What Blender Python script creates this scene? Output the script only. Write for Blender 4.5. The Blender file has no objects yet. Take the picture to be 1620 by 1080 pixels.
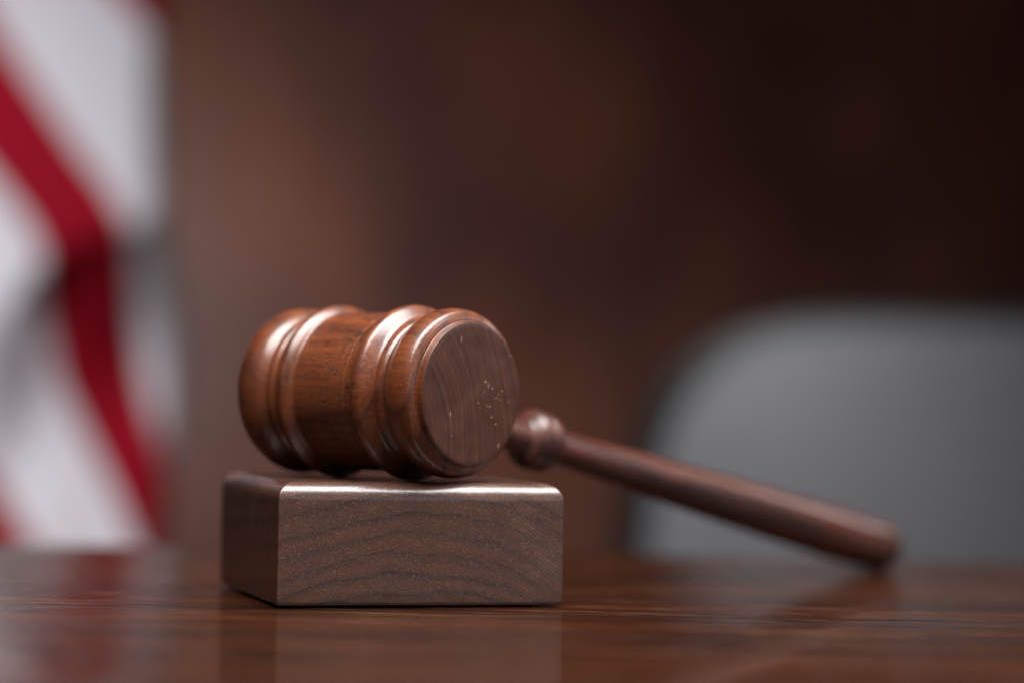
import bpy, bmesh, math, random
from mathutils import Vector, Matrix, noise
random.seed(4)
SC = bpy.context.scene
COL = SC.collection
R = math.radians

# ------------------------------------------------------------ camera
EYE = 0.0564                      # metres above the table top (table top is z = 0)
PITCH, ROLL = 0.0167, 0.0184
cd = bpy.data.cameras.new('camera')
cam = bpy.data.objects.new('camera', cd); COL.objects.link(cam)
F = Vector((0, math.cos(PITCH), math.sin(PITCH)))
U = Vector((0, -math.sin(PITCH), math.cos(PITCH)))
X = Vector((1, 0, 0))
cr, sr = math.cos(ROLL), math.sin(ROLL)
rc, uc = X*cr + U*sr, U*cr - X*sr
m = Matrix.Identity(4)
for i in range(3):
    m[i][0], m[i][1], m[i][2] = rc[i], uc[i], -F[i]
m[2][3] = EYE
cam.matrix_world = m
cd.sensor_width = 36; cd.lens = 100
cd.clip_start = 0.01; cd.clip_end = 60
cd.dof.use_dof = True
cd.dof.focus_distance = 0.722
cd.dof.aperture_fstop = 4.2
SC.camera = cam

# ------------------------------------------------------------ light
w = bpy.data.worlds.new('World'); SC.world = w; w.use_nodes = True
bg = w.node_tree.nodes['Background']
bg.inputs[0].default_value = (0.95, 0.97, 1.0, 1); bg.inputs[1].default_value = 0.012

def area(name, loc, target, sx, sy, power, col=(1, 1, 1), spread=180):
    l = bpy.data.lights.new(name, 'AREA'); l.shape = 'RECTANGLE'
    l.size, l.size_y, l.energy, l.color = sx, sy, power, col
    l.spread = R(spread)
    o = bpy.data.objects.new(name, l); COL.objects.link(o)
    o.location = loc
    o.rotation_euler = (Vector(target) - Vector(loc)).to_track_quat('-Z', 'Y').to_euler()
    return o
area('softbox_above', (0.08, 0.58, 0.66), (0.01, 0.70, 0.0), 0.86, 0.42, 10.2, (1.0, 0.98, 0.965), 105)
area('room_fill', (1.3, -0.7, 0.55), (0.0, 0.75, 0.0), 1.5, 0.9, 0.6, (0.95, 0.95, 1.0), 60)
area('fill_right', (0.80, 0.82, 0.36), (0.0, 0.73, 0.07), 0.45, 0.36, 0.42, (0.96, 0.96, 1.0), 120)  # added area light, gives the striking face its sheen
area('wall_wash', (-0.56, 2.38, 0.16), (-0.32, 3.05, 0.06), 0.30, 0.40, 1.36, (1.0, 0.82, 0.77), 130)
area('flag_light', (-0.72, 0.95, 1.15), (-0.60, 1.8, 0.12), 0.4, 0.35, 1.95, (0.975, 0.965, 1.0), 50)
area('chair_light', (-0.05, 1.20, 0.50), (0.10, 1.85, 0.06), 0.22, 0.22, 0.55, (0.97, 0.98, 1.0), 48)
area('lamp_back_right', (1.00, 1.55, 0.55), (0.08, 0.88, 0.03), 0.20, 0.20, 0.10, (1.0, 0.98, 0.97), 50)

SC.view_settings.view_transform = 'Standard'
SC.view_settings.look = 'None'
SC.view_settings.exposure = 0
SC.view_settings.gamma = 1
SC.cycles.use_denoising = True
SC.cycles.max_bounces = 8

# ------------------------------------------------------------ helpers
def obj(name, me, mat=None, parent=None, smooth=True):
    o = bpy.data.objects.new(name, me); COL.objects.link(o)
    if mat: me.materials.append(mat)
    if smooth:
        for p in me.polygons: p.use_smooth = True
    if parent: o.parent = parent
    return o
def tag(o, label=None, cat=None, kind=None):
    if label: o['label'] = label
    if cat: o['category'] = cat
    if kind: o['kind'] = kind
    return o
def empty(name, loc, rz=0):
    o = bpy.data.objects.new(name, None); COL.objects.link(o)
    o.empty_display_size = 0.012
    o.location = loc; o.rotation_euler = (0, 0, rz)
    return o
def mesh(name, vs, fs):
    me = bpy.data.meshes.new(name); me.from_pydata(vs, [], fs); me.update(); return me
def box_mesh(name, lo, hi, bev=0.0, seg=3):
    bm = bmesh.new(); bmesh.ops.create_cube(bm, size=1)
    c = [(a+b)/2 for a, b in zip(lo, hi)]; s = [b-a for a, b in zip(lo, hi)]
    for v in bm.verts: v.co = Vector([c[i] + v.co[i]*s[i] for i in range(3)])
    if bev: bmesh.ops.bevel(bm, geom=bm.edges[:], offset=bev, segments=seg, profile=0.5, affect='EDGES')
    me = bpy.data.meshes.new(name); bm.to_mesh(me); bm.free(); return me
def smooth_profile(pts, n=6):
    out = []
    P = [pts[0]] + list(pts) + [pts[-1]]
    for i in range(1, len(P)-2):
        a, b, c, d = P[i-1], P[i], P[i+1], P[i+2]
        for k in range(n):
            t = k/n
            out.append(tuple(0.5*((2*b[j]) + (-a[j]+c[j])*t + (2*a[j]-5*b[j]+4*c[j]-d[j])*t*t
                             + (-a[j]+3*b[j]-3*c[j]+d[j])*t**3) for j in range(2)))
    out.append(tuple(pts[-1])); return out
def lathe(name, prof, seg=160):
    """turn a profile of (distance along X, radius) in mm about the X axis"""
    vs, fs = [], []
    for s, r in prof:
        for k in range(seg):
            a = 2*math.pi*k/seg
            vs.append((s/1000, r/1000*math.cos(a), r/1000*math.sin(a)))
    n = len(prof)
    for i in range(n-1):
        for k in range(seg):
            k2 = (k+1) % seg
            fs.append((i*seg+k, (i+1)*seg+k, (i+1)*seg+k2, i*seg+k2))
    vs.append((prof[0][0]/1000, 0, 0)); vs.append((prof[-1][0]/1000, 0, 0))
    for k in range(seg):
        k2 = (k+1) % seg
        fs.append((len(vs)-2, k, k2)); fs.append((len(vs)-1, (n-1)*seg+k2, (n-1)*seg+k))
    return mesh(name, vs, fs)

class NT:
    def __init__(s, name):
        s.mat = bpy.data.materials.new(name); s.mat.use_nodes = True
        s.t = s.mat.node_tree; s.n = s.t.nodes; s.l = s.t.links
        s.b = s.n['Principled BSDF']
    def node(s, typ, **kw):
        x = s.n.new(typ)
        for k, v in kw.items(): setattr(x, k, v)
        return x
    def put(s, sock, v):
        if v is None: return
        if isinstance(v, bpy.types.NodeSocket): s.l.new(v, sock)
        else: sock.default_value = v
    def math(s, op, a, b=None, c=None, clamp=False):
        x = s.node('ShaderNodeMath', operation=op, use_clamp=clamp)
        s.put(x.inputs[0], a); s.put(x.inputs[1], b); s.put(x.inputs[2], c)
        return x.outputs[0]
    def coord(s, scale=(1, 1, 1), rot=(0, 0, 0), loc=(0, 0, 0)):
        tc = s.node('ShaderNodeTexCoord'); mp = s.node('ShaderNodeMapping')
        mp.inputs['Scale'].default_value = scale; mp.inputs['Rotation'].default_value = rot
        mp.inputs['Location'].default_value = loc
        s.l.new(tc.outputs['Object'], mp.inputs[0]); return mp.outputs[0]
    def noise(s, vec, scale=1, detail=3, rough=0.5, dist=0.0):
        x = s.node('ShaderNodeTexNoise'); s.l.new(vec, x.inputs['Vector'])
        x.inputs['Scale'].default_value = scale; x.inputs['Detail'].default_value = detail
        x.inputs['Roughness'].default_value = rough; x.inputs['Distortion'].default_value = dist
        return x.outputs['Fac']
    def voro(s, vec, scale=1, feature='F1', rnd=1.0):
        x = s.node('ShaderNodeTexVoronoi', feature=feature); s.l.new(vec, x.inputs['Vector'])
        x.inputs['Scale'].default_value = scale; x.inputs['Randomness'].default_value = rnd
        return x
    def ramp(s, fac, stops, interp='LINEAR'):
        x = s.node('ShaderNodeValToRGB'); x.color_ramp.interpolation = interp
        e = x.color_ramp.elements
        while len(e) < len(stops): e.new(0.5)
        for q, (p, c) in zip(e, stops):
            q.position = p; q.color = c if len(c) == 4 else (*c, 1)
        s.put(x.inputs[0], fac); return x.outputs[0]
    def map(s, v, a, b, c=0.0, d=1.0):
        x = s.node('ShaderNodeMapRange', interpolation_type='SMOOTHSTEP'); s.put(x.inputs[0], v)
        for i, q in enumerate((a, b, c, d)): x.inputs[i+1].default_value = q
        return x.outputs[0]
    def mix(s, fac, a, b, mode='MIX'):
        x = s.node('ShaderNodeMix', data_type='RGBA', blend_type=mode)
        s.put(x.inputs[0], fac)
        s.put(x.inputs[6], (*a, 1) if isinstance(a, tuple) and len(a) == 3 else a)
        s.put(x.inputs[7], (*b, 1) if isinstance(b, tuple) and len(b) == 3 else b)
        return x.outputs[2]
    def bump(s, h, dist, strength=1.0, normal=None):
        x = s.node('ShaderNodeBump'); s.put(x.inputs['Height'], h)
        x.inputs['Distance'].default_value = dist; x.inputs['Strength'].default_value = strength
        if normal: s.l.new(normal, x.inputs['Normal'])
        return x.outputs[0]
    def fin(s, color=None, rough=None, normal=None, coat=0, coat_rough=0.1, coat_normal=None, ior=1.5, **kw):
        s.put(s.b.inputs['Base Color'], (*color, 1) if isinstance(color, tuple) and len(color) == 3 else color)
        s.put(s.b.inputs['Roughness'], rough); s.put(s.b.inputs['Normal'], normal)
        s.put(s.b.inputs['Coat Weight'], coat); s.put(s.b.inputs['Coat Roughness'], coat_rough)
        s.put(s.b.inputs['Coat Normal'], coat_normal); s.b.inputs['IOR'].default_value = ior
        for k, v in kw.items(): s.put(s.b.inputs[k.replace('_', ' ')], v)
        return s.mat

# ------------------------------------------------------------ materials
def mat_block():
    s = NT('walnut_block')
    mm = s.coord((1000, 1000, 1000))
    sep = s.node('ShaderNodeSeparateXYZ'); s.l.new(mm, sep.inputs[0])
    x, y, z = sep.outputs
    soft = s.noise(s.coord((45, 8, 60)), 1, 3, 0.5)
    fine = s.noise(s.coord((220, 15, 300)), 1, 2, 0.5)
    dx = s.math('ADD', x, -38.0); dz = s.math('ADD', z, 84.0)
    right = s.math('MULTIPLY', s.math('POWER', s.math('MAXIMUM', dx, 0.0), 2.0), 0.45)
    r = s.math('SQRT', s.math('ADD', s.math('ADD', s.math('POWER', dx, 2.0), right), s.math('POWER', dz, 2.0)))
    r = s.math('ADD', r, s.math('MULTIPLY', soft, 7.0))
    r = s.math('ADD', r, s.math('MULTIPLY', fine, 0.9))
    r = s.math('ADD', r, s.math('MULTIPLY', y, 0.05))
    one = s.node('ShaderNodeTexNoise', noise_dimensions='1D'); s.put(one.inputs['W'], s.math('MULTIPLY', r, 0.16))
    one.inputs['Detail'].default_value = 1
    r = s.math('ADD', r, s.math('MULTIPLY', one.outputs['Fac'], 1.8))
    fr = s.math('FRACT', s.math('MULTIPLY', r, 1/4.7))
    base = s.ramp(fr, [(0.0, (0.060, 0.025, 0.016)), (0.45, (0.072, 0.028, 0.017)), (0.80, (0.050, 0.0215, 0.015)),
                       (0.955, (0.034, 0.017, 0.013)), (0.975, (0.025, 0.0135, 0.011)), (1.0, (0.060, 0.025, 0.016))])
    tone = s.noise(s.coord((60, 20, 90)), 1, 3)
    base = s.mix(s.map(tone, 0.3, 0.7), base, s.mix(1.0, base, (0.80, 0.86, 0.98), 'MULTIPLY'))
    # pores of the end grain: dark pinpricks and pale filler grains
    pv = s.coord((2600, 260, 2600))
    v1 = s.voro(pv, 1.0)
    pore = s.map(v1.outputs['Distance'], 0.28, 0.12)
    v2 = s.voro(s.coord((2300, 230, 2300), loc=(3.3, 1.7, 9.2)), 1.0)
    grain = s.map(v2.outputs['Distance'], 0.34, 0.06)
    pick = s.node('ShaderNodeSeparateColor'); s.l.new(v2.outputs['Color'], pick.inputs[0])
    grain = s.math('MULTIPLY', grain, s.map(pick.outputs[0], 0.25, 0.95))
    base = s.mix(s.math('MULTIPLY', pore, 0.55), base, (0.02, 0.011, 0.009))
    base = s.mix(s.math('MULTIPLY', grain, 0.62), base, (0.30, 0.165, 0.090))
    # saw marks left of a chamfered end: slanting fine lines near the right edge
    wv = s.node('ShaderNodeTexWave', wave_type='BANDS', bands_direction='X')
    s.l.new(s.coord((1000, 0, 1000), rot=(0, R(55), 0)), wv.inputs[0])
    wv.inputs['Scale'].default_value = 0.36; wv.inputs['Distortion'].default_value = 2.5
    wv.inputs['Detail'].default_value = 2; wv.inputs['Detail Scale'].default_value = 1.0
    mk = s.math('MULTIPLY', s.map(x, 48.0, 70.0), s.map(s.noise(s.coord((90, 90, 90)), 1, 2), 0.35, 0.6))
    hatch = s.math('MULTIPLY', s.map(wv.outputs['Fac'], 0.55, 0.95), mk)
    base = s.mix(s.math('MULTIPLY', hatch, 0.20), base, (0.23, 0.16, 0.115))
    h = s.math('SUBTRACT', s.math('MULTIPLY', grain, 0.5), pore)
    lump = s.noise(s.coord((70, 70, 110)), 1, 3)
    nrm = s.bump(h, 0.00010, 0.9, s.bump(lump, 0.0006, 0.5))
    return s.fin(base, 0.42, nrm, Specular_IOR_Level=0.2, coat=0.8, coat_rough=0.20, coat_normal=s.bump(h, 0.00005, 0.8, s.bump(lump, 0.0005, 0.45)))

def mat_turned(name, head=True):
    """walnut turned on a lathe, the grain runs along X"""
    s = NT(name)
    mm = s.coord((1000, 1000, 1000))
    sep = s.node('ShaderNodeSeparateXYZ'); s.l.new(mm, sep.inputs[0])
    x, y, z = sep.outputs
    soft = s.noise(s.coord((12, 55, 55)), 1, 3)
    dy = s.math('ADD', y, 46.0)
    r = s.math('SQRT', s.math('ADD', s.math('POWER', dy, 2.0), s.math('POWER', s.math('ADD', z, 10.0), 2.0)))
    r = s.math('ADD', r, s.math('MULTIPLY', soft, 8.0))
    r = s.math('ADD', r, s.math('MULTIPLY', x, 0.06))
    fr = s.math('FRACT', s.math('MULTIPLY', r, 1/6.0))
    A = [(0.110, 0.028, 0.0095), (0.135, 0.0345, 0.0105), (0.094, 0.024, 0.0085), (0.062, 0.017, 0.007)]
    if not head: A = [(0.068, 0.017, 0.010), (0.090, 0.022, 0.013), (0.048, 0.013, 0.009), (0.022, 0.007, 0.005)]
    base = s.ramp(fr, [(0.0, A[0]), (0.4, A[1]), (0.78, A[2]), (0.92, A[3]), (1.0, A[0])])
    # long fibres
    fib = s.noise(s.coord((40, 900, 900)), 1, 4, 0.6)
    base = s.mix(s.map(fib, 0.35, 0.75), base, s.mix(1.0, base, (0.62, 0.55, 0.5), 'MULTIPLY'))
    # open pores: short dark dashes
    pn = s.noise(s.coord((560, 1700, 1700), loc=(2, 5, 1)), 1, 4, 0.62, 0.6)
    patch = s.noise(s.coord((45, 60, 60), loc=(7, 1, 4)), 1, 2)
    pore = s.math('MULTIPLY', s.map(pn, 0.54, 0.62), s.map(patch, 0.36, 0.58, 0.15, 1.0))
    if head: pore = s.math('MULTIPLY', pore, s.math('MULTIPLY_ADD', s.math('MULTIPLY', s.map(x, 21.0, 24.0), s.map(x, 46.0, 43.5)), 0.75, 0.25))
    base = s.mix(s.math('MULTIPLY', pore, 0.80), base, (0.016, 0.008, 0.006))
    sv = s.voro(s.coord((1500, 1900, 1900)), 1.0)
    pk = s.node('ShaderNodeSeparateColor'); s.l.new(sv.outputs['Color'], pk.inputs[0])
    spk = s.math('MULTIPLY', s.map(sv.outputs['Distance'], 0.24, 0.10), s.map(pk.outputs[0], 0.80, 0.92))
    base = s.mix(s.math('MULTIPLY', spk, 0.65), base, (0.42, 0.24, 0.14))
    h = s.math('SUBTRACT', s.math('MULTIPLY', s.noise(s.coord((600, 1600, 1600)), 1, 3), 0.5), pore)
    ring = s.noise(s.coord((1500, 12, 12), loc=(1, 2, 3)), 1, 2)       # lathe tool lines
    h2 = s.math('ADD', h, s.math('MULTIPLY', ring, 0.22))
    worn = s.math('MULTIPLY', s.map(x, 23.0, 26.0), s.map(x, 46.0, 43.5)) if head else 0.0
    n1 = s.bump(h2, 0.00016, 0.85)
    n2 = s.bump(h2, 0.000045, 0.6)
    ro = s.map(s.noise(s.coord((120, 120, 120)), 1, 3), 0.3, 0.7, 0.36, 0.52)
    return s.fin(base, ro, n1, Specular_IOR_Level=0.25, coat=(s.math('MULTIPLY_ADD', worn, -0.66, 0.80) if head else 0.55), coat_rough=(0.23 if head else 0.18), coat_normal=n2)

def mat_face():
    s = NT('walnut_end_grain')
    mm = s.coord((1000, 1000, 1000))
    sep = s.node('ShaderNodeSeparateXYZ'); s.l.new(mm, sep.inputs[0])
    x, y, z = sep.outputs
    soft = s.noise(s.coord((0, 45, 25)), 1, 3)
    r = s.math('SQRT', s.math('ADD', s.math('POWER', s.math('ADD', y, -48.0), 2.0), s.math('POWER', s.math('ADD', z, 16.0), 2.0)))
    r = s.math('ADD', r, s.math('MULTIPLY', soft, 5.0))
    big = s.node('ShaderNodeTexNoise', noise_dimensions='1D'); s.put(big.inputs['W'], s.math('MULTIPLY', r, 0.16))
    big.inputs['Detail'].default_value = 1.5
    fine = s.node('ShaderNodeTexNoise', noise_dimensions='1D'); s.put(fine.inputs['W'], s.math('MULTIPLY', r, 0.95))
    fine.inputs['Detail'].default_value = 3
    base = s.ramp(big.outputs['Fac'], [(0.28, (0.044, 0.0165, 0.011)), (0.46, (0.058, 0.0205, 0.012)), (0.72, (0.078, 0.0270, 0.014))])
    base = s.mix(s.map(fine.outputs['Fac'], 0.35, 0.7), s.mix(1.0, base, (0.90, 0.90, 0.90), 'MULTIPLY'), base)
    fib = s.noise(s.coord((0, 1500, 150), rot=(0.08, 0, 0)), 1, 4, 0.65)
    base = s.mix(s.map(fib, 0.35, 0.75), base, s.mix(1.0, base, (0.70, 0.66, 0.64), 'MULTIPLY'))
    sv = s.voro(s.coord((900, 1700, 1700)), 1.0)
    pk = s.node('ShaderNodeSeparateColor'); s.l.new(sv.outputs['Color'], pk.inputs[0])
    # grit gathered in one cluster off the middle, a few grains elsewhere
    cd2 = s.math('SQRT', s.math('ADD', s.math('POWER', s.math('ADD', y, 8.0), 2.0), s.math('POWER', s.math('ADD', z, 1.0), 2.0)))
    cl = s.map(cd2, 8.0, 1.0)
    spk = s.math('MULTIPLY', s.math('LESS_THAN', sv.outputs['Distance'], s.math('MULTIPLY', pk.outputs[1], 0.34)),
                 s.math('GREATER_THAN', s.math('ADD', pk.outputs[0], s.math('MULTIPLY', cl, 0.05)), 0.996))
    base = s.mix(s.math('MULTIPLY', spk, 0.85), base, (0.60, 0.40, 0.24))
    sc = s.voro(s.coord((100, 520, 130), rot=(R(25), 0, 0)), 1.0)
    pk2 = s.node('ShaderNodeSeparateColor'); s.l.new(sc.outputs['Color'], pk2.inputs[0])
    scr = s.math('MULTIPLY', s.map(sc.outputs['Distance'], 0.13, 0.06), s.math('GREATER_THAN', pk2.outputs[0], 0.955))
    base = s.mix(s.math('MULTIPLY', scr, 0.4), base, (0.5, 0.36, 0.28))
    h = s.math('ADD', s.noise(s.coord((900, 2400, 900)), 1, 3), s.math('MULTIPLY', spk, 0.5))
    dome = s.noise(s.coord((40, 60, 60)), 1, 2)
    n = s.bump(h, 0.00004, 0.6, s.bump(dome, 0.0012, 0.6))
    return s.fin(base, 0.45, n, Specular_IOR_Level=0.25, coat=0.5, coat_rough=0.30, coat_normal=n)

def mat_table():
    s = NT('mahogany_table')
    tone = s.noise(s.coord((2.5, 40, 30)), 1, 5, 0.65)
    base = s.ramp(tone, [(0.3, (0.008, 0.0017, 0.0005)), (0.5, (0.030, 0.0066, 0.0012)), (0.70, (0.072, 0.0180, 0.0032))])
    fib = s.noise(s.coord((5, 170, 100)), 1, 5, 0.7)
    base = s.mix(s.map(fib, 0.4, 0.65), base, s.mix(1.0, base, (0.40, 0.34, 0.30), 'MULTIPLY'))
    pn = s.noise(s.coord((9, 190, 100), loc=(4, 2, 0)), 1, 6, 0.75)
    pore = s.map(pn, 0.52, 0.60)
    pn2 = s.noise(s.coord((20, 300, 100), loc=(1, 9, 0)), 1, 6, 0.75)
    glint_grain = s.map(pn2, 0.54, 0.64)
    base = s.mix(s.math('MULTIPLY', pore, 0.85), base, (0.008, 0.003, 0.0015))
    base = s.mix(s.math('MULTIPLY', glint_grain, 0.42), base, (0.20, 0.092, 0.044))  # pale streaks: glints on the raised grain, painted into the base colour
    h = s.math('ADD', s.math('SUBTRACT', s.math('MULTIPLY', glint_grain, 0.8), pore), s.math('MULTIPLY', fib, 0.6))
    wob = s.noise(s.coord((10, 60, 20), loc=(9, 2, 0)), 1, 3)
    n1 = s.bump(h, 0.00014, 0.9)
    n2 = s.bump(s.math('ADD', s.math('MULTIPLY', h, 0.62), s.math('MULTIPLY', wob, 0.4)), 0.00004, 0.5)
    smud = s.map(s.noise(s.coord((9, 14, 9), loc=(3, 3, 0)), 1, 4, 0.6), 0.35, 0.7, 0.05, 0.15)
    return s.fin(base, 0.45, n1, Specular_IOR_Level=0.05, coat=s.math('SUBTRACT', 0.70, s.math('MULTIPLY', s.math('MAXIMUM', pore, glint_grain), 0.30)), coat_rough=smud, coat_normal=n2, ior=1.45)

def mat_wall():
    s = NT('panelling_wood')
    big = s.noise(s.coord((5.0, 1, 4.0), loc=(1.3, 0, 0.4)), 1, 2, 0.5)
    base = s.ramp(big, [(0.30, (0.120, 0.038, 0.030)), (0.5, (0.20, 0.074, 0.054)), (0.68, (0.31, 0.118, 0.062))])
    g = s.noise(s.coord((60, 1, 5)), 1, 4, 0.6)
    base = s.mix(s.map(g, 0.35, 0.7), base, s.mix(1.0, base, (0.6, 0.52, 0.48), 'MULTIPLY'))
    return s.fin(base, 0.5, coat=0.2, coat_rough=0.35)

def plain(name, color, rough=0.5, var=0.12, scale=40, bump=0.0, **kw):
    s = NT(name)
    n = s.noise(s.coord((scale, scale, scale)), 1, 4)
    base = s.mix(n, tuple(c*(1-var) for c in color), tuple(c*(1+var) for c in color))
    nm = s.bump(s.noise(s.coord((scale*20,)*3), 1, 3), bump) if bump else None
    return s.fin(base, rough, nm, **kw)

def mat_flag():
    s = NT('flag_nylon')
    uv = s.node('ShaderNodeUVMap'); uv.uv_map = 'stripes'
    sep = s.node('ShaderNodeSeparateXYZ'); s.l.new(uv.outputs[0], sep.inputs[0])
    f = s.math('FRACT', s.math('MULTIPLY', sep.outputs[0], 0.5))
    e = s.map(s.math('ABSOLUTE', s.math('SUBTRACT', f, 0.5)), 0.255, 0.275)     # stripe edges: 1 = white, 0 = red
    base = s.mix(e, (0.33, 0.002, 0.014), (0.80, 0.765, 0.80))
    wv = s.noise(s.coord((1800, 1800, 1800)), 1, 2)
    return s.fin(base, 0.8, s.bump(wv, 0.0001, 0.4), Specular_IOR_Level=0.15)

# ------------------------------------------------------------ room: floor, wall, table
floor = tag(obj('floor', mesh('floor', [(-3, -2, -.74), (4, -2, -.74), (4, 3.2, -.74), (-3, 3.2, -.74)], [(0, 1, 2, 3)]),
                plain('floor_carpet', (0.10, 0.05, 0.04), 0.9)), kind='structure')

def wall_mesh():
    bm = bmesh.new()
    def bx(lo, hi, bev=0.006):
        r = bmesh.ops.create_cube(bm, size=1)
        for v in r['verts']:
            for i in range(3): v.co[i] = (lo[i]+hi[i])/2 + v.co[i]*(hi[i]-lo[i])
        es = list({e for v in r['verts'] for e in v.link_edges})
        bmesh.ops.bevel(bm, geom=es, offset=bev, segments=2, affect='EDGES')
    bx((-3, 3.05, -.74), (4, 3.2, 1.9))
    x = -2.30
    while x < 3.9:                               # upright stiles and rails of the panelling
        bx((x, 3.025, -.738), (x+0.11, 3.055, 1.898)); x += 1.55
    for z in (-.735, 1.2):
        bx((-2.99, 3.02, z), (3.99, 3.05, z+0.10))
    me = bpy.data.meshes.new('wall'); bm.to_mesh(me); bm.free(); return me
wall = tag(obj('panelled_wall', wall_mesh(), mat_wall(), smooth=False),
           'dim brown wood panelled wall in the blurred background', 'wall')

TBL = mat_table()
table = tag(empty('table', (0, 0, -.74)),
            'dark glossy mahogany table carrying the gavel and its block', 'table')
top = obj('tabletop', box_mesh('tabletop', (-1.1, -0.25, .705), (1.4, 0.985, .74), 0.003), TBL, table, smooth=False)
for i, (lx, ly) in enumerate(((-1.0, -.15), (1.3, -.15), (-1.0, .88), (1.3, .88))):
    obj('leg', box_mesh('leg', (lx-.035, ly-.035, 0), (lx+.035, ly+.035, .64), .004), TBL, table, smooth=False)
obj('apron', box_mesh('apron', (-1.0, -.13, .64), (1.3, .86, .704), .003), TBL, table, smooth=False)

# ------------------------------------------------------------ sounding block
BW, BD, BH, BR, BG = 75.4, 80.9, 32.0, 4.7, 0.7      # mm
BX, BY, BYAW = -0.0582, 0.7185, 0.278
block = tag(empty('sound_block', (BX, BY, 0), BYAW),
            'square dark walnut sounding block with rounded top edges, under the gavel head', 'sound block')
def block_mesh():
    rings = []
    rings.append((BG, 0.7)); rings.append((BG+0.25, 0.25)); rings.append((BG+0.9, 0.0))
    for k in range(1, 8): rings.append((BG+0.9 + (BH-BR-BG-0.9)*k/8, 0.0))
    for k in range(0, 13):
        a = math.pi/2*k/12
        rings.append((BH-BR+BR*math.sin(a), BR*(1-math.cos(a))))
    cs = 3; rad = 0.35
    vs, fs = [], []
    for z, ins in rings:
        x0, x1, y0, y1 = ins, BW-ins, ins, BD-ins
        for (cx, cy, a0) in ((x1-rad, y0+rad, -90), (x1-rad, y1-rad, 0), (x0+rad, y1-rad, 90), (x0+rad, y0+rad, 180)):
            for q in range(cs+1):
                a = R(a0 + 90*q/cs)
                vs.append(((cx+rad*math.cos(a))/1000, (cy+rad*math.sin(a))/1000, z/1000))
    n = 4*(cs+1)
    for i in range(len(rings)-1):
        for k in range(n):
            k2 = (k+1) % n
            fs.append((i*n+k, i*n+k2, (i+1)*n+k2, (i+1)*n+k))
    fs.append(tuple(range(n-1, -1, -1))); fs.append(tuple((len(rings)-1)*n+k for k in range(n)))
    return mesh('block', vs, fs)
bo = obj('block_body', block_mesh(), mat_block(), block)
wn = bo.modifiers.new('wn', 'WEIGHTED_NORMAL'); wn.keep_sharp = False; wn.weight = 100
obj('felt_pad', box_mesh('felt_pad', (.004, .0025, 0.0), (.068, .0765, .00072), 0), plain('black_felt', (.012, .011, .011), .95), block, smooth=False)

# ------------------------------------------------------------ gavel
TH = R(48.2)                                  # how far the striking face is turned to the right of the camera
axis = Vector((-math.sin(TH), math.cos(TH), 0))   # from the near face to the far face
P0 = Vector((-0.01013, 0.735, 0.05500))
HL = 69.0
ctr = P0 + axis*(HL/2000)
hd = Vector((math.cos(R(46.3)), math.sin(R(46.3)), 0))
gavel = tag(empty('gavel', (ctr.x, ctr.y, BH/1000)),
            'polished walnut gavel, its ringed head on the block and handle tip on the table', 'gavel')
MH = mat_turned('walnut_turned'); MHD = mat_turned('walnut_handle', False); MF = mat_face()
def place(o, origin, xdir, zhint=Vector((0, 0, 1))):
    xd = xdir.normalized(); yd = zhint.cross(xd).normalized(); zd = xd.cross(yd)
    mt = Matrix.Identity(4)
    for i in range(3): mt[i][0], mt[i][1], mt[i][2], mt[i][3] = xd[i], yd[i], zd[i], origin[i]
    return mt
gm = Matrix.Translation((ctr.x, ctr.y, BH/1000))
hp = [(0.6, 18.35), (0.28, 18.45), (0.22, 18.62), (0.9, 18.68), (1.75, 18.72), (1.95, 18.95), (2.0, 19.4), (2.4, 20.3), (3.4, 21.45), (6.1, 22.05), (8.8, 21.75), (11.0, 20.7), (12.4, 19.5), (13.0, 19.05),
      (13.7, 19.05), (14.4, 19.5), (15.3, 19.72), (16.1, 19.7), (16.9, 20.2), (17.9, 21.35), (19.1, 22.6), (20.3, 22.98), (21.4, 22.75), (22.6, 21.95), (23.6, 21.2), (24.4, 21.0), (25.2, 20.95), (25.6, 20.72), (26.0, 20.72), (26.5, 20.84), (28, 20.85), (34.5, 20.95), (41.5, 20.85)]
tail = [(45.2, 21.0), (46.0, 21.9), (47.2, 22.85), (48.0, 22.98), (48.9, 22.7), (50.2, 21.6), (51.4, 20.7), (52.4, 20.1), (53.0, 20.0), (53.9, 20.45), (54.9, 20.5), (55.6, 20.05),
        (56.2, 20.05), (57.2, 20.8), (58.8, 21.7), (61.8, 22.3), (65, 21.6), (67.0, 20.2), (67.9, 19.0), (67.6, 18.0)]
hprof = smooth_profile(hp + [(44.2, 20.8)] + tail, 6)
head = obj('head', lathe('head', hprof, 200), MH, gavel)
head.matrix_parent_inverse = Matrix.Identity(4)
hm = place(head, P0, axis)
head.matrix_basis = gm.inverted() @ hm
fprof = [(0.0, 18.1), (0.06, 18.35), (0.2, 18.5), (0.5, 18.4), (1.2, 18.0)]
fc = obj('striking_face', lathe('striking_face', [(0.0, 6), (0.0, 12), (0.0, 17)] + smooth_profile(fprof, 4), 200), MF, head)
fb = obj('striking_face', lathe('striking_face_back', [(0.0, 6), (0.0, 17)] + smooth_profile(fprof, 4), 96), MF, head)
fb.matrix_basis = Matrix.Translation((HL/1000, 0, 0)) @ Matrix.Rotation(math.pi, 4, 'Z')
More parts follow.
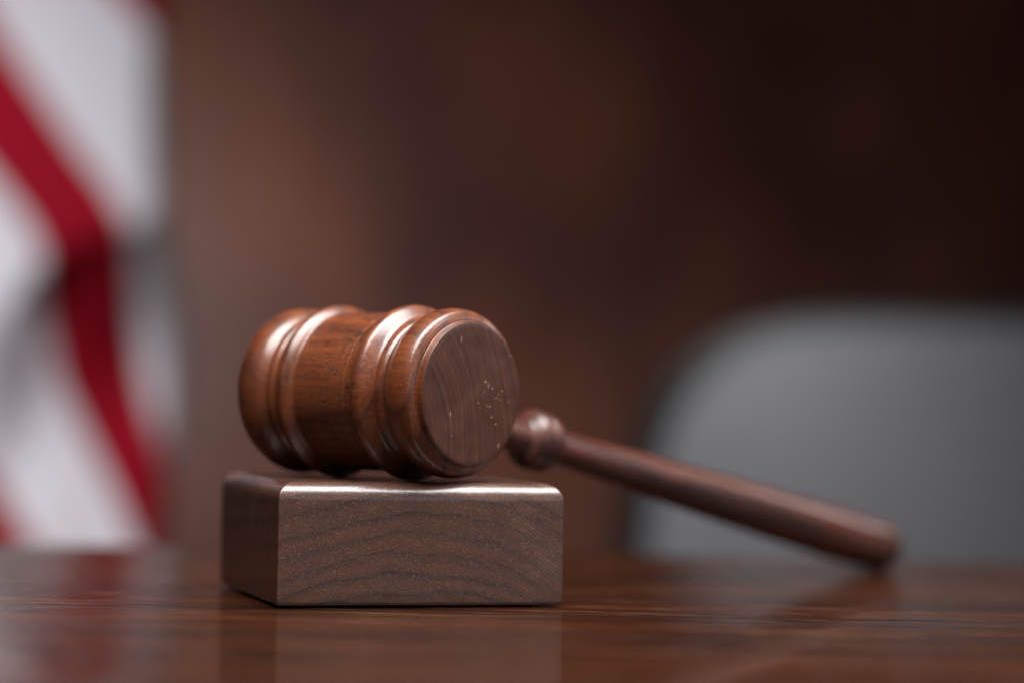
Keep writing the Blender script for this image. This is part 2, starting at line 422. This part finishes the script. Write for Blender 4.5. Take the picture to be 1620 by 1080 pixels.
hdp = [(16, 4.6), (30, 4.8), (48, 4.7), (55.5, 4.9), (57.4, 5.3), (58.6, 7.0), (60.2, 8.2), (62.0, 8.5), (63.0, 8.2), (63.6, 7.9), (64.3, 8.2), (66.0, 8.4), (67.8, 7.6), (69.0, 6.0), (69.9, 5.0), (72.0, 4.75),
       (78, 4.8), (95, 5.4), (125, 6.5), (160, 7.5), (190, 8.1), (215, 8.3), (225.5, 8.1), (226.3, 7.6), (227.0, 7.65), (228.2, 7.95), (231.5, 7.6), (234.5, 6.2), (236.4, 4.0), (237.0, 0.6)]
hprof2 = smooth_profile(hdp, 6)
def lowest(dr):           # height of the lowest point of the handle over the table when it drops by dr
    return min(ctr.z - t/1000*math.sin(dr) - r/1000*math.cos(dr) for t, r in hprof2)
lo_, hi_ = R(5), R(20)
for _ in range(40):
    md = (lo_+hi_)/2
    if lowest(md) > 0: lo_ = md
    else: hi_ = md
drop = lo_
hdl = obj('handle', lathe('handle', hprof2, 96), MHD, gavel)
hdir = Vector((hd.x*math.cos(drop), hd.y*math.cos(drop), -math.sin(drop)))
hdl.matrix_basis = gm.inverted() @ place(hdl, ctr, hdir)

# ------------------------------------------------------------ flag
def pix(px, py, D):
    """the real place of something seen at px, py, D metres away"""
    u0, v0 = px-810, py-540
    u, v = cr*u0 + sr*v0, -sr*u0 + cr*v0
    d = F*4500 + X*u - U*v
    d = d*(D/d.y)
    return Vector((d.x, d.y, d.z+EYE))
def interp(tab, y):
    if y <= tab[0][0]:
        (a, b), (c, d) = tab[0], tab[1]; return b + (d-b)*(y-a)/(c-a)
    for (a, b), (c, d) in zip(tab, tab[1:]):
        if y <= c: return b + (d-b)*(y-a)/(c-a)
    return tab[-1][1]
E0 = [(560, -150), (680, -70), (760, -14), (800, 12), (830, 28), (860, 50), (1000, 120)]
E1 = [(0, -205), (100, -115), (200, -55), (250, -28), (300, 14), (350, 54), (400, 78), (450, 77), (500, 80), (600, 100), (700, 146), (800, 196), (865, 222), (1000, 280)]
E2 = [(0, -40), (110, 30), (200, 90), (250, 124), (300, 162), (350, 190), (400, 197), (500, 201), (600, 216), (700, 242), (800, 262), (880, 280), (1000, 310)]
E3 = [(-200, 40), (0, 198), (50, 242), (100, 290), (300, 420), (1000, 700)]
EDGE = [(-300, 248), (0, 256), (110, 250), (300, 256), (420, 270), (550, 286), (650, 282), (740, 268), (860, 252), (1000, 244)]
def stripe(px, py):
    es = [interp(E0, py), interp(E1, py), interp(E2, py), interp(E3, py)]
    for i in range(1, 4): es[i] = max(es[i], es[i-1]+6)
    # w: E0 = 0.5, E1 = 1.5, E2 = 2.5 ...   red between E1 and E2
    if px < es[0]: return 0.5 - (es[0]-px)/110
    for i in range(3):
        if px < es[i+1]: return 0.5 + i + (px-es[i])/(es[i+1]-es[i])
    return 3.5 + (px-es[3])/110
def flag_mesh(D=1.8):
    NX, NY = 120, 240
    vs, fs, wv = [], [], []
    for j in range(NY+1):
        py = -420 + (1420)*j/NY
        right = interp(EDGE, py)
        for i in range(NX+1):
            t = i/NX
            px = -230 + (right+230)*t
            # folds: the upper cloth leans back to the light, below the crease it hangs in upright folds
            crease = interp([(-500, 560), (0, 460), (100, 385), (180, 335), (300, 318)], px)
            low = max(0.0, min(1.0, (py-crease)/60)); low = low*low*(3-2*low)
            up = 1-low
            d = up*(0.00030*(crease-py)) + up*0.010*math.sin((px-0.65*py)/78.0)
            fold = 0.007*math.sin((px - 0.30*(py-400))/46.0 + 0.6) + 0.003*math.sin((px+0.2*py)/23.0)
            d += low*fold + 0.027*math.sin(math.pi*max(0.0, py-crease)/480)
            d += 0.014*noise.noise(Vector((px/190, py/260, 0)))
            d += 0.03*max(0, (px-right+40)/40)**2       # the fly edge turns away
            P = pix(px, py, D + d)
            vs.append(P); wv.append(stripe(px, py))
    for j in range(NY):
        for i in range(NX):
            a = j*(NX+1)+i
            fs.append((a, a+1, a+NX+2, a+NX+1))
    me = mesh('flag', vs, fs)
    uv = me.uv_layers.new(name='stripes')
    for lp in me.loops: uv.data[lp.index].uv = (wv[lp.vertex_index] + 1.0, 0.5)
    return me
flag = tag(obj('flag', flag_mesh(), mat_flag()),
           'red and white striped flag hanging in loose folds left of the gavel', 'flag')
sd = flag.modifiers.new('s', 'SOLIDIFY'); sd.thickness = 0.0012

# ------------------------------------------------------------ chair behind the table
LEA = plain('dark_leather', (0.16, 0.16, 0.17), 0.65, 0.15, 12, 0.0003)
BLK = plain('black_trim', (0.006, 0.006, 0.006), 0.5)
chair = tag(empty('chair', (0.410, 1.86, -.761), 0.0),
            'padded grey leather chair with dark rounded rim behind the table', 'chair')
def pad_mesh(name, w, z0, z1, th, puff, nx=60, nz=50, y0=0.0):
    """rounded-rectangle cushion facing -Y, bulging by puff"""
    vs, fs = [], []
    def shape(u, v, side):
        hw, hh = w/2, (z1-z0)/2
        # map square to a superellipse
        p = 5.4
        k = max(abs(u), abs(v), 1e-6)
        q = max(1.0, (abs(u/k)**p + abs(v/k)**p)**(1/p))
        x, z = u/q, v/q
        rr = min(1.0, k)
        b = (1-rr**4)**0.5 if rr < 1 else 0
        return x*hw, side*(-(th/2)*b - puff*(1-rr*rr)), z*hh
    for side in (1, -1):
        for j in range(nz+1):
            for i in range(nx+1):
                u, v = math.sin((i/nx*2-1)*math.pi/2), math.sin((j/nz*2-1)*math.pi/2)
                x, y, z = shape(u, v, side)
                y *= 1 if side == 1 else 0.6
                y += 0.22*x*x                          # wraps around the sitter
                vs.append((x, y0 + y - 0.10*z, (z0+z1)/2 + z))
    n = (nx+1)*(nz+1)
    for s_ in range(2):
        for j in range(nz):
            for i in range(nx):
                a = s_*n + j*(nx+1)+i
                f = (a, a+1, a+nx+2, a+nx+1)
                fs.append(f if s_ == 0 else f[::-1])
    me = mesh(name, vs, fs)
    bm = bmesh.new(); bm.from_mesh(me); bmesh.ops.remove_doubles(bm, verts=bm.verts, dist=1e-5)
    bmesh.ops.recalc_face_normals(bm, faces=bm.faces[:]); bm.to_mesh(me); bm.free(); return me
obj('backrest', pad_mesh('backrest', 0.64, 0.26, 0.864, 0.03, 0.02), LEA, chair)
obj('back_shell', pad_mesh('back_shell', 0.680, 0.23, 0.876, 0.05, 0.0, y0=0.035), BLK, chair)
sp = pad_mesh('seat', 0.50, -0.24, 0.24, 0.09, 0.015)
for v in sp.vertices: v.co = Vector((v.co.x, v.co.z-0.27, 0.42 - v.co.y*0.6))
obj('seat', sp, LEA, chair)
obj('column', lathe('column', [(80, 25), (400, 25)], 32), BLK, chair).rotation_euler = (0, R(-90), 0)
for c_ in chair.children:
    if c_.name.startswith('column'): c_.location = (0, -0.25, 0)
for k in range(5):
    a = 2*math.pi*k/5 + 0.3
    lg = obj('leg', box_mesh('leg', (0.0, -.02, .05), (0.29, .02, .085), .008), BLK, chair)
    lg.location = (0, -0.25, 0); lg.rotation_euler = (0, 0, a)
    cs_ = obj('caster', lathe('caster', smooth_profile([(-12, 18), (-10, 24), (10, 24), (12, 18)], 3), 24), BLK, lg)
    cs_.location = (0.27, 0, 0.026)
